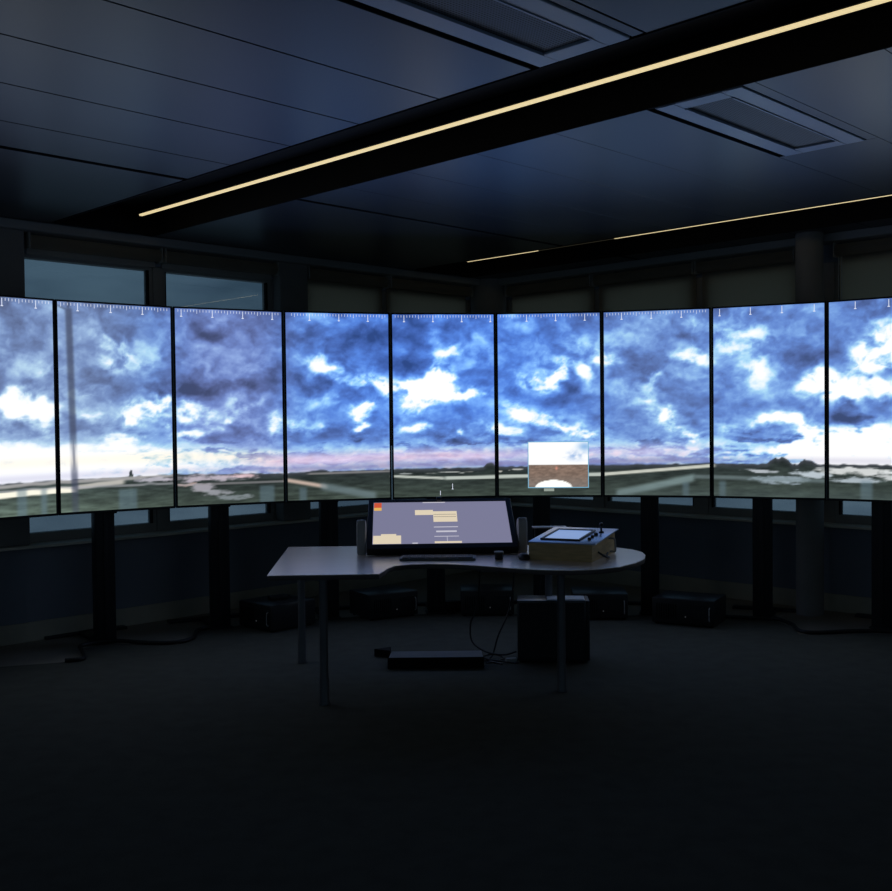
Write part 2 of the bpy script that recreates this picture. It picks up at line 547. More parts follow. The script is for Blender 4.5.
# local y: left wall -> check below; right wall local y points to -b, the window side
blind(True, 0.33, 1.455, 1.35, 'lowered grey roller blind beside the round corner column, wall of open windows', 'roller blinds')
blind(True, 1.475, 2.43, 1.35, 'lowered grey roller blind beside the square column', 'roller blinds')
blind(True, 2.75, 3.84, None, 'rolled-up blind above the open window next to the square column', 'roller blinds')
blind(True, 3.86, 4.92, None, 'rolled-up blind above the open window farther from the square column', 'roller blinds')
blind(False, 0.33, 1.41, 1.35, 'lowered grey roller blind beside the round corner column, wall of closed blinds', 'roller blinds')
blind(False, 1.43, 2.52, 1.35, 'lowered grey roller blind in the middle window of the closed wall', 'roller blinds')
blind(False, 2.54, 3.46, 1.35, 'lowered grey roller blind beside the slim round column', 'roller blinds')
blind(False, 3.78, 4.90, 1.35, 'lowered grey roller blind with a pale pull chain past the slim round column', 'roller blinds', chain=-1)

# ------------------------------------------------------------------ carpet
edge = [(-3.62, 6.05), (-3.05, 6.20), (-3.06, 6.62), (-2.52, 6.78), (-2.41, 6.83), (-2.53, 7.20), (-2.38, 7.35), (-1.90, 7.30), (-1.845, 7.43), (-1.88, 7.78), (-1.68, 7.85), (-1.55, 8.03), (-1.0, 8.20), (-0.22, 8.33), (0.58, 8.29), (1.51, 8.19), (2.16, 8.03), (2.50, 7.93), (2.53, 7.70), (2.51, 7.42), (2.96, 7.46), (3.40, 7.30), (3.42, 6.9), (3.95, 6.6)]
ring = []
for i in range(25):
    a = math.radians(40 - 260 * i / 24)
    ring.append((0.49 + 4.5 * math.cos(a), 3.66 + 4.5 * math.sin(a)))
bm = bmesh.new()
add_prism(bm, edge + ring, 0.0, 0.012)
tag(obj('carpet', bm, M_carpet), 'dark charcoal carpet with a stepped edge laid over the beige floor', 'carpet')

# ------------------------------------------------------------------ pictures shown on the displays
def hash2(ix, iy, seed):
    h = (ix.astype(np.int64) * 374761393 + iy.astype(np.int64) * 668265263 + seed * 982451653) & 0xffffffff
    h = ((h ^ (h >> 13)) * 1274126177) & 0xffffffff
    return ((h ^ (h >> 16)) & 0xffff) / 65535.0

def vnoise(x, y, seed):
    ix, iy = np.floor(x), np.floor(y)
    fx, fy = x - ix, y - iy
    fx = fx * fx * (3 - 2 * fx); fy = fy * fy * (3 - 2 * fy)
    a = hash2(ix, iy, seed); b = hash2(ix + 1, iy, seed); c = hash2(ix, iy + 1, seed); d = hash2(ix + 1, iy + 1, seed)
    return (a * (1 - fx) + b * fx) * (1 - fy) + (c * (1 - fx) + d * fx) * fy

def fbm(x, y, seed, octv=5):
    s = np.zeros_like(x); amp = 0.5; tot = 0
    for i in range(octv):
        s += amp * vnoise(x * 2 ** i + 13.7 * i, y * 2 ** i + 7.1 * i, seed + i)
        tot += amp; amp *= 0.55
    return s / tot

def sst(e0, e1, x):
    t = np.clip((x - e0) / (e1 - e0), 0, 1)
    return t * t * (3 - 2 * t)

# cloud masses: (u, v, half width, half height, amount); u counts displays, v rises from screen bottom to top
CLOUDS = [
    (0.80, 0.50, 0.16, 0.06, 0.75), (0.62, 0.52, 0.12, 0.04, 0.40), (0.70, 0.60, 0.30, 0.05, -0.22), (0.75, 0.40, 0.35, 0.05, -0.20), (0.85, 0.68, 0.20, 0.05, 0.16), (0.70, 0.82, 0.35, 0.08, -0.04), (0.97, 0.44, 0.06, 0.05, 0.3),
    (1.50, 0.77, 0.14, 0.07, 0.32), (1.72, 0.74, 0.14, 0.05, 0.20), (1.22, 0.57, 0.12, 0.03, 0.22), (1.68, 0.48, 0.14, 0.045, 0.62), (1.86, 0.52, 0.12, 0.045, 0.62), (1.30, 0.47, 0.10, 0.03, 0.30), (1.38, 0.41, 0.22, 0.05, -0.12), (1.78, 0.395, 0.18, 0.045, -0.10), (1.60, 0.62, 0.40, 0.05, -0.16), (1.40, 0.90, 0.40, 0.09, -0.06), (1.90, 0.60, 0.12, 0.04, -0.14), (1.25, 0.68, 0.2, 0.05, -0.05), (1.55, 0.36, 0.14, 0.03, 0.35), (1.93, 0.44, 0.06, 0.03, 0.4),
    (2.40, 0.86, 0.28, 0.07, -0.16), (2.75, 0.72, 0.22, 0.06, -0.10), (2.22, 0.595, 0.32, 0.045, -0.34), (2.60, 0.61, 0.30, 0.04, -0.18), (2.08, 0.49, 0.10, 0.05, 0.60), (2.24, 0.47, 0.10, 0.03, 0.40), (2.55, 0.50, 0.10, 0.03, 0.25), (2.70, 0.525, 0.10, 0.03, 0.28), (2.46, 0.44, 0.12, 0.03, 0.28), (2.92, 0.42, 0.08, 0.05, 0.40), (2.35, 0.33, 0.18, 0.04, -0.22), (2.62, 0.37, 0.16, 0.03, -0.14), (2.86, 0.33, 0.12, 0.03, -0.14), (2.12, 0.36, 0.12, 0.03, 0.42), (2.40, 0.41, 0.10, 0.02, 0.25), (2.15, 0.80, 0.2, 0.12, 0.06),
    (3.34, 0.735, 0.12, 0.03, 0.40), (3.46, 0.70, 0.12, 0.03, 0.42), (3.58, 0.665, 0.10, 0.03, 0.34), (3.78, 0.625, 0.12, 0.04, 0.46), (3.72, 0.485, 0.09, 0.035, 0.66), (3.75, 0.405, 0.06, 0.02, 0.62), (3.35, 0.535, 0.14, 0.05, 0.20), (3.56, 0.54, 0.12, 0.03, 0.18), (3.20, 0.63, 0.22, 0.05, -0.16), (3.72, 0.86, 0.30, 0.07, -0.20), (3.85, 0.76, 0.18, 0.05, -0.16), (3.90, 0.50, 0.10, 0.06, -0.08), (3.45, 0.335, 0.30, 0.035, -0.16), (3.20, 0.335, 0.20, 0.03, -0.10), (3.12, 0.40, 0.10, 0.035, 0.34), (3.30, 0.385, 0.08, 0.02, 0.28), (3.50, 0.44, 0.25, 0.04, -0.10), (3.92, 0.33, 0.1, 0.03, -0.15), (3.25, 0.85, 0.2, 0.1, 0.05),
    (4.12, 0.59, 0.20, 0.045, 0.85), (4.38, 0.58, 0.20, 0.045, 0.82), (4.65, 0.555, 0.16, 0.025, 0.80), (4.50, 0.68, 0.09, 0.06, 0.62), (4.38, 0.65, 0.10, 0.03, 0.35), (4.55, 0.805, 0.10, 0.03, 0.34), (4.45, 0.86, 0.12, 0.05, 0.12), (4.22, 0.49, 0.13, 0.03, 0.52), (4.42, 0.50, 0.12, 0.03, 0.30), (4.20, 0.385, 0.12, 0.025, 0.52), (4.66, 0.36, 0.03, 0.012, 0.60), (4.60, 0.44, 0.25, 0.04, -0.16), (4.30, 0.33, 0.14, 0.02, -0.22), (4.65, 0.31, 0.22, 0.025, -0.20), (4.15, 0.71, 0.22, 0.06, -0.24), (4.15, 0.88, 0.25, 0.07, -0.12), (4.78, 0.64, 0.16, 0.06, -0.16), (4.82, 0.76, 0.14, 0.06, 0.14), (4.85, 0.48, 0.12, 0.04, -0.06), (4.92, 0.38, 0.08, 0.03, 0.2),
    (5.45, 0.635, 0.15, 0.04, 0.62), (5.60, 0.655, 0.08, 0.03, 0.45), (5.52, 0.735, 0.12, 0.03, 0.26), (5.68, 0.715, 0.14, 0.035, 0.34), (5.72, 0.83, 0.10, 0.06, 0.26), (5.86, 0.665, 0.08, 0.025, 0.44), (5.92, 0.79, 0.10, 0.04, 0.28), (5.15, 0.71, 0.16, 0.08, -0.16), (5.30, 0.86, 0.2, 0.06, 0.06), (5.45, 0.53, 0.40, 0.045, -0.20), (5.80, 0.56, 0.14, 0.04, -0.10), (5.12, 0.49, 0.10, 0.04, 0.28), (5.32, 0.435, 0.12, 0.03, 0.62), (5.20, 0.45, 0.06, 0.03, 0.3), (5.66, 0.39, 0.10, 0.025, 0.60), (5.52, 0.42, 0.08, 0.02, 0.40), (5.82, 0.345, 0.10, 0.022, 0.56), (5.08, 0.36, 0.10, 0.025, 0.34), (5.45, 0.36, 0.14, 0.035, -0.18), (5.20, 0.30, 0.16, 0.025, -0.18), (5.90, 0.43, 0.12, 0.04, -0.14),
    (6.40, 0.75, 0.28, 0.07, -0.14), (6.20, 0.86, 0.22, 0.06, 0.05), (6.80, 0.77, 0.14, 0.035, 0.38), (6.92, 0.74, 0.08, 0.03, 0.22), (6.50, 0.63, 0.06, 0.03, 0.34), (6.42, 0.58, 0.08, 0.03, 0.24), (6.05, 0.745, 0.08, 0.04, 0.42), (6.38, 0.50, 0.08, 0.03, 0.26), (6.62, 0.415, 0.09, 0.035, 0.66), (6.44, 0.44, 0.08, 0.03, 0.30), (6.82, 0.325, 0.10, 0.02, 0.44), (6.68, 0.35, 0.08, 0.02, 0.32), (6.82, 0.55, 0.22, 0.07, -0.16), (6.20, 0.44, 0.16, 0.05, -0.14), (6.90, 0.92, 0.10, 0.05, 0.22), (6.30, 0.335, 0.20, 0.03, -0.14), (6.85, 0.415, 0.12, 0.03, -0.12), (6.15, 0.60, 0.12, 0.05, 0.06), (6.65, 0.29, 0.2, 0.02, -0.12),
    (7.26, 0.84, 0.20, 0.09, 0.32), (7.42, 0.70, 0.10, 0.05, 0.26), (7.32, 0.63, 0.12, 0.04, 0.30), (7.74, 0.72, 0.24, 0.09, -0.18), (7.12, 0.68, 0.14, 0.06, -0.16), (7.62, 0.60, 0.16, 0.04, -0.08), (7.80, 0.48, 0.16, 0.05, -0.16), (7.92, 0.60, 0.10, 0.05, 0.66), (7.82, 0.56, 0.08, 0.03, 0.30), (7.55, 0.415, 0.12, 0.03, 0.60), (7.72, 0.40, 0.12, 0.03, 0.60), (7.42, 0.39, 0.08, 0.02, 0.35), (7.35, 0.335, 0.28, 0.03, -0.30), (7.66, 0.31, 0.26, 0.025, -0.32), (7.90, 0.35, 0.12, 0.03, 0.42), (7.22, 0.48, 0.16, 0.05, -0.14), (7.15, 0.36, 0.10, 0.03, 0.24), (7.65, 0.92, 0.25, 0.05, -0.04), (7.78, 0.25, 0.2, 0.03, 0.45),
    (8.34, 0.28, 0.45, 0.08, 0.62), (8.12, 0.30, 0.25, 0.02, -0.25), (8.05, 0.24, 0.2, 0.03, 0.25), (8.10, 0.55, 0.14, 0.06, 0.65), (8.14, 0.485, 0.07, 0.03, -0.55), (8.10, 0.405, 0.12, 0.025, -0.45), (8.28, 0.415, 0.10, 0.03, -0.45), (8.42, 0.78, 0.16, 0.10, 0.55), (8.30, 0.66, 0.14, 0.05, 0.45), (8.48, 0.63, 0.12, 0.035, -0.40), (8.15, 0.80, 0.20, 0.07, -0.10), (8.35, 0.55, 0.20, 0.04, 0.5), (8.45, 0.48, 0.12, 0.05, -0.3), (8.10, 0.33, 0.14, 0.015, -0.25),
]
RAMP_B = [0.0, 0.18, 0.36, 0.52, 0.68, 0.84, 1.0]
RAMP_C = np.array([(58, 74, 116), (80, 104, 164), (98, 135, 208), (130, 174, 234), (168, 216, 246), (228, 243, 255), (255, 255, 255)], float)

def panorama(u, v):
    X, Y = u * 0.83, v * 1.46
    hzn = np.interp(u, [0, 1, 2, 3, 4, 5, 6, 7, 9], [0.150, 0.158, 0.165, 0.150, 0.158, 0.162, 0.170, 0.178, 0.178])
    wx = (fbm(X * 5.1, Y * 6.6, 11) - 0.5) * 0.22
    wy = (fbm(X * 5.3, Y * 6.9, 31) - 0.5) * 0.10
    uu, vv = u + wx, v + wy
    low = sst(0.60, 0.25, v)
    rough = fbm(X * 3.4 + wx * 2, Y * 5.5 + wy * 4, 51, 6) * (1 - low) + fbm(X * 6.5 + wx * 2, Y * 14 + wy * 4, 61, 6) * low
    q = fbm(X * 5.0 + 9, Y * 6.0, 111, 4)
    puff = fbm(X * 7.5 + q * 1.6, Y * 9.5 + wy * 9, 131, 5) * (1 - low) + fbm(X * 12 + q * 1.8, Y * 22 + wy * 9, 151, 5) * low
    fine = fbm(X * 16, Y * 24, 71, 4)
    lump = sst(0.28, 0.66, puff * 0.7 + fine * 0.3)
    side = np.clip(sst(2.9, 0.6, u) + sst(6.9, 8.4, u), 0, 1)
    b = 0.395 - 0.07 * sst(0.70, 1.0, v) - 0.025 * np.exp(-((u - 2.9) / 1.0) ** 4) + 0.03 * sst(2.2, 1.6, u) + 0.03 * np.exp(-((u - 6.5) / 0.5) ** 4) + 0.05 * side * sst(0.9, 0.4, v) + 0.04 * sst(0.8, 0.4, v) + 0.04 * sst(6.4, 7.4, u)
    b = b + (rough - 0.5) * 0.46 + (puff - 0.5) * 0.58 + (fine - 0.5) * 0.18
    for (cu, cv, ru, rv, am) in CLOUDS:
        d = ((uu - cu) / (ru * 1.12)) ** 2 + ((vv - cv) / (rv * 1.12)) ** 2
        edge_ = np.exp(-d * 0.9)
        if am > 0.3:
            edge_ = sst(0.10, 0.85, edge_ * (1 + (puff - 0.5) * 1.8)) * 0.5 + edge_ * 0.5
        b = b + am * edge_ * (0.46 + 0.84 * lump if am > 0 else 0.86)
    # the glow above the horizon
    dv = v - hzn
    vg = dv + (rough - 0.5) * 0.13 + (puff - 0.5) * 0.06
    glow = sst(0.185 + 0.03 * side, 0.09 + 0.03 * side, vg)
    b = b + glow * (0.26 + 0.42 * sst(2.9, 0.6, u) + 0.22 * sst(6.9, 8.4, u) + 0.12 * sst(3.6, 2.8, u))
    st = fbm(X * 4.5 + wx * 3, Y * 30 + wy * 20, 171, 4)
    b = b - glow * 0.34 * sst(0.46, 0.64, st) * (1 - 0.4 * sst(2.9, 0.6, u))
    b = np.clip(b, 0, 1.0)
    col = np.stack([np.interp(b, RAMP_B, RAMP_C[:, i]) for i in range(3)], -1)
    grey = col.mean(-1, keepdims=True)
    k = (0.40 * sst(2.2, 1.2, u) + 0.26 * np.exp(-((u - 2.5) / 0.5) ** 4) + 0.10 * np.exp(-((u - 6.5) / 0.5) ** 4) + 0.02 * sst(6.8, 7.4, u))[..., None]
    col = col * (1 - k) + (grey * np.array([0.97, 1.0, 1.07])) * k
    vio = (np.exp(-((u - 2.5) / 0.5) ** 4) * (1 - sst(0.45, 0.85, b)))[..., None]
    col = col * (1 + vio * np.array([0.0, -0.045, 0.0]))
    sat = (np.exp(-((u - 4.5) / 1.35) ** 4) * (1 - sst(0.55, 0.9, b)) * sst(0.25, 0.5, v))[..., None]
    col = col + sat * np.array([-14, -3, 16.])
    # pink strip and violet haze just over the horizon
    mid = sst(2.35, 3.1, u) * sst(7.4, 6.4, u)
    pk = (np.exp(-((dv - 0.062) / 0.040) ** 2) * mid)[..., None]
    pink = np.array([232, 196, 222.]) + (st[..., None] - 0.5) * 150 * np.array([1, 1, 0.7])
    amt = 0.74 - 0.25 * sst(4.6, 5.6, u)[..., None]
    col = col * (1 - amt * pk) + pink * amt * pk
    warm = (np.exp(-((dv - 0.085) / 0.035) ** 2) * sst(3.3, 2.6, u))[..., None]
    col = col + warm * np.array([6, -4, -22.])
    hz = (np.exp(-((dv - 0.014) / 0.020) ** 2) * (0.35 + 0.65 * mid))[..., None]
    col = col * (1 - 0.72 * hz) + np.array([140, 134, 176.]) * 0.72 * hz
    col = np.clip(col, 0, 255)
    # land, drawn in a height that ends at 0.134 on the horizon
    v0 = v
    v = v * 0.134 / hzn
    hv = 0.134 + (vnoise(u * 22, u * 0 + 3, 5) - 0.5) * 0.005
    hv = hv + 0.024 * np.exp(-((u - 7.60) / 0.085) ** 4) + 0.016 * np.exp(-((u - 7.84) / 0.06) ** 4) + (vnoise(u * 60, u * 0 + 3, 6) - 0.5) * 0.006 * np.exp(-((u - 7.7) / 0.2) ** 4)
    hv = hv + 0.020 * np.exp(-((u - 4.94) / 0.05) ** 4) + 0.009 * np.exp(-((u - 3.30) / 0.10) ** 4)
    hv = hv + 0.026 * np.exp(-((u - 1.61) / 0.016) ** 4)
    land = sst(0.0, 0.006, hv - v)
    dep = np.clip((hv - v) / 0.134, 0, 1)
    g = fbm(X * 9, Y * 60, 91, 4)
    lc = np.stack([42 + 30 * dep, 50 + 34 * dep, 50 + 26 * dep], -1) * (0.52 + 0.68 * g)[..., None]
    lc = lc * (1 + 0.45 * sst(2.4, 0.8, u)[..., None])
    lc = lc + (np.array([84, 86, 98.]) - lc) * (sst(0.22, 0.0, dep) * 0.6)[..., None]
    def streak(cu0, cv0, cu1, cv1, half, colr, soft=0.004, amt=1.0, wob=0.0):
        nonlocal lc
        t = np.clip((u - cu0) / (cu1 - cu0), 0, 1)
        inside = sst(cu0 - 0.03, cu0 + 0.03, u) * sst(cu1 + 0.03, cu1 - 0.03, u)
        c = cv0 + (cv1 - cv0) * t + wob * (vnoise(u * 9, u * 0 + 1.5, 17) - 0.5)
        m = inside * sst(half + soft, half - soft * 0.2, np.abs(v - c)) * amt
        lc = lc * (1 - m[..., None]) + np.array(colr, float) * m[..., None]
    # water and tracks seen by the cameras
    streak(0.0, 0.118, 2.0, 0.128, 0.004, (196, 192, 190), 0.008, 0.7, 0.008)
    streak(0.3, 0.084, 1.14, 0.092, 0.010, (252, 248, 230), 0.004, 1.0, 0.004)
    streak(1.14, 0.100, 1.55, 0.112, 0.006, (214, 208, 200), 0.008, 0.8, 0.006)
    streak(0.3, 0.104, 2.0, 0.094, 0.003, (170, 170, 176), 0.004, 0.6, 0.006)
    wet = fbm(X * 14 + 3, Y * 70, 201, 4)
    for (cu, cv, ru, rv, cc) in [(1.80, 0.114, 0.16, 0.012, (196, 192, 204)), (2.30, 0.114, 0.34, 0.020, (208, 196, 210)), (2.60, 0.120, 0.16, 0.012, (230, 198, 204)), (2.10, 0.088, 0.10, 0.008, (226, 190, 180)), (2.26, 0.072, 0.10, 0.022, (176, 172, 182)), (2.38, 0.048, 0.13, 0.016, (160, 162, 170)), (2.54, 0.026, 0.16, 0.013, (136, 144, 150)), (7.60, 0.066, 0.26, 0.022, (170, 186, 200)), (7.86, 0.092, 0.18, 0.016, (210, 222, 232)), (7.42, 0.102, 0.14, 0.008, (200, 206, 214)), (8.25, 0.108, 0.32, 0.018, (238, 240, 240)), (8.25, 0.076, 0.20, 0.014, (190, 202, 212)), (8.6, 0.092, 0.2, 0.018, (225, 228, 230)), (4.55, 0.110, 0.20, 0.004, (190, 194, 190)), (4.12, 0.106, 0.08, 0.004, (180, 186, 186)), (5.2, 0.118, 0.06, 0.005, (220, 220, 212)), (5.03, 0.114, 0.03, 0.005, (224, 220, 210)), (4.75, 0.112, 0.10, 0.003, (120, 122, 118))]:
        d = ((u + wx * 0.5 - cu) / ru) ** 2 + ((v + wy * 0.16 - cv) / (rv * 0.8)) ** 2
        m = (sst(1.5, 0.2, d + (wet - 0.5) * 2.4) * 0.84)[..., None]
        lc = lc * (1 - m) + np.array(cc, float) * m
    streak(2.0, 0.084, 3.02, 0.094, 0.003, (150, 146, 150), 0.004, 0.6)
    streak(3.0, 0.098, 3.38, 0.060, 0.004, (216, 190, 176), 0.012, 0.85)
    streak(3.32, 0.064, 3.85, 0.010, 0.009, (112, 130, 136), 0.020, 0.70)
    streak(3.2, 0.124, 4.0, 0.122, 0.002, (176, 170, 168), 0.004, 0.6)
    streak(4.0, 0.098, 4.5, 0.084, 0.004, (190, 196, 188), 0.004, 0.95)
    streak(4.5, 0.084, 6.02, 0.090, 0.006, (190, 198, 190), 0.004, 0.95)
    streak(6.0, 0.090, 7.02, 0.122, 0.0045, (206, 208, 196), 0.005, 0.95)
    streak(6.12, 0.006, 6.85, 0.074, 0.008, (136, 158, 160), 0.018, 0.72)
    streak(6.85, 0.078, 8.0, 0.066, 0.004, (120, 136, 140), 0.010, 0.6)
    # pale upright blocks blended into the foot of the picture
    for (c0, c1, vt) in [(0.66, 0.74, 0.105), (0.86, 0.91, 0.10), (1.50, 1.66, 0.080), (2.76, 2.90, 0.075), (3.12, 3.19, 0.06), (6.74, 6.80, 0.055), (7.06, 7.12, 0.06), (8.28, 8.38, 0.07)]:
        m = (sst(c0 - 0.02, c0 + 0.02, u) * sst(c1 + 0.02, c1 - 0.02, u) * sst(vt + 0.01, vt - 0.01, v) * 0.50)[..., None]
        lc = lc * (1 - m) + np.array([100, 124, 138.]) * m
    haze = (sst(0.06, 0.0, v) * sst(5.5, 6.5, u) * 0.35)[..., None]
    lc = lc * (1 - haze) + np.array([78, 92, 96.]) * haze
    col = col * (1 - land[..., None]) + lc * land[..., None]
    # blurred dark pole close to one camera
    v = v0
    pc_ = 1.118 + 0.03 * (0.5 - v)
    pm = np.exp(-((u - pc_) / 0.030) ** 4) * (0.72 - 0.30 * sst(0.15, 0.02, v)) * sst(0.985, 0.96, v)
    pm = pm * (1 - 0.75 * np.exp(-((v - 0.27) / 0.07) ** 2))
    pm = np.maximum(pm, np.exp(-((u - 1.06) / 0.06) ** 4) * np.exp(-((v - (0.985 - 0.25 * (u - 1.0))) / 0.006) ** 2) * 0.6)
    thin = np.exp(-((u - pc_) / 0.012) ** 4) * sst(0.16, 0.20, v) * 0.6
    pm = np.maximum(pm, thin)[..., None]
    col = col * (1 - pm) + np.array([64, 70, 92.]) * pm
    return np.clip(col, 0, 255)

def inset_picture(u, v):
    sky = np.ones(u.shape + (3,)) * 255.0
    n = fbm(u * 7, v * 9, 5)
    m = (np.exp(-((u - 0.80) / 0.16) ** 2 - ((v - 0.70) / 0.10) ** 2) * sst(0.35, 0.65, n))[..., None]
    sky = sky * (1 - m) + np.array([150, 180, 224.]) * m
    m = (np.exp(-((u - 0.95) / 0.12) ** 2 - ((v - 0.90) / 0.10) ** 2) * 0.8)[..., None]
    sky = sky * (1 - m) + np.array([120, 170, 224.]) * m
    g = fbm(u * 16, v * 40, 8)
    land = np.array([128, 108, 96.]) * (0.75 + 0.5 * g)[..., None]
    k = sst(0.35, 0.0, v)[..., None] * 0.35
    land = land * (1 - k) + np.array([120, 126, 128.]) * k
    m = (np.exp(-((u - 0.47) / 0.018) ** 2 - ((v - 0.42) / 0.035) ** 2))[..., None]
    land = land * (1 - m) + np.array([226, 150, 130.]) * m
    dome = sst(1.06, 0.96, ((u - 0.42) / 0.31) ** 2 + ((v + 0.01) / 0.17) ** 2)[..., None]
    land = land * (1 - dome) + np.array([255, 255, 250.]) * dome
    f = sst(0.49, 0.51, v)[..., None]
    return land * (1 - f) + sky * f

def picture_mesh(name, x0, x1, z0, z1, y, nx, nz, fn, u0, u1, parent):
    gx, gz = np.meshgrid(np.linspace(0, 1, nx), np.linspace(0, 1, nz))
    co = np.stack([x0 + (x1 - x0) * gx, np.full_like(gx, y), z0 + (z1 - z0) * gz], -1).reshape(-1, 3)
    idx = np.arange(nx * nz).reshape(nz, nx)
    fs = np.stack([idx[:-1, :-1], idx[:-1, 1:], idx[1:, 1:], idx[1:, :-1]], -1).reshape(-1, 4)
    me = bpy.data.meshes.new(name)
    me.from_pydata(co.tolist(), [], fs.tolist())
    rgb = fn(u0 + (u1 - u0) * gx, gz).reshape(-1, 3) / 255.0
    rgb = np.where(rgb <= 0.04045, rgb / 12.92, ((rgb + 0.055) / 1.055) ** 2.4)
    at = me.color_attributes.new('picture', 'FLOAT_COLOR', 'POINT')
    at.data.foreach_set('color', np.c_[rgb, np.ones(len(rgb))].astype(np.float32).ravel())
    me.materials.append(M_picture)
    o = bpy.data.objects.new(name, me)
    COL.objects.link(o)
    o.parent = parent
    return o

# ------------------------------------------------------------------ curved row of portrait displays
ARC_C = (0.4904, 3.6624); ARC_R = 4.618; PHI = -0.109615; STEP = 0.180732
DW, Z0, Z1 = 0.826, 0.948, 2.410
RM = ARC_R * math.cos(STEP / 2)
DISPLAY_LABELS = [
    'portrait display showing white sky glare and bright water beside the display with a blurred pole',
    'portrait display with a blurred dark pole down one edge of its cloudy picture',
    'portrait display showing a violet cloud bank over a winding pale river',
    'portrait display showing a pink horizon and a curved pale road on green fields',
    'portrait display showing a long white cloud streak, rising behind the tilted touchscreen',
    'portrait display with a small inset camera picture over its cloudy sky',
    'portrait display showing soft blue clouds above a slanting pale taxiway',
    'portrait display showing two low dark hills on the horizon under broken cloud',
    'portrait display filled with glaring white cloud beside the display with dark hills']
bezel_bm = None
proto = {}
def shared(name, build, mat_, parent, smooth=False):
    if name not in proto:
        bm = bmesh.new()
        build(bm)
        o = obj(name, bm, mat_, parent, smooth)
        proto[name] = o
        return o
    o = proto[name].copy()
    COL.objects.link(o)
    o.parent = parent
    return o

def b_bezel(bm):
    w = DW / 2; t = 0.0125
    for (x0, x1, z0, z1) in ((-w, -w + t, Z0, Z1), (w - t, w, Z0, Z1), (-w + t, w - t, Z0, Z0 + t + 0.004), (-w + t, w - t, Z1 - t, Z1)):
        add_box(bm, x0, x1, -0.004, 0.022, z0, z1, bev=0.002, seg=1)
def b_back(bm):
    w = DW / 2
    add_box(bm, -w + 0.002, w - 0.002, 0.022, 0.05, Z0 + 0.002, Z1 - 0.002, bev=0.004)
    add_box(bm, -0.28, 0.28, 0.05, 0.075, Z0 + 0.25, Z1 - 0.25, bev=0.008)
def b_bracket(bm):
    add_box(bm, -0.26, 0.16, 0.075, 0.110, 1.50, 1.60, bev=0.004)
    add_box(bm, -0.26, 0.16, 0.075, 0.110, 1.85, 1.95, bev=0.004)
    add_box(bm, -0.11, -0.016, 0.075, 0.112, 1.45, 2.0, bev=0.004)
def b_post(bm):
    add_box(bm, -0.133, 0.007, 0.112, 0.202, 0.02, 2.05, bev=0.008)
def b_channel(bm):
    add_box(bm, -0.078, -0.048, 0.106, 0.114, 0.05, 1.40, bev=0.002)
def b_basebar(bm):
    add_box(bm, -0.145, 0.019, 0.10, 0.24, 0.0125, 0.026, bev=0.003)
    add_box(bm, -0.115, -0.011, 0.27, 0.62, 0.0, 0.022, bev=0.003)
    add_box(bm, -0.36, 0.25, 0.56, 0.64, 0.0, 0.022, bev=0.003)
def b_knob(bm):
    add_lathe(bm, [(0.012, 0.0), (0.016, 0.004), (0.016, 0.012), (0.010, 0.016)], 14, Matrix.Translation((-0.02, 0.036, Z0 - 0.012)))

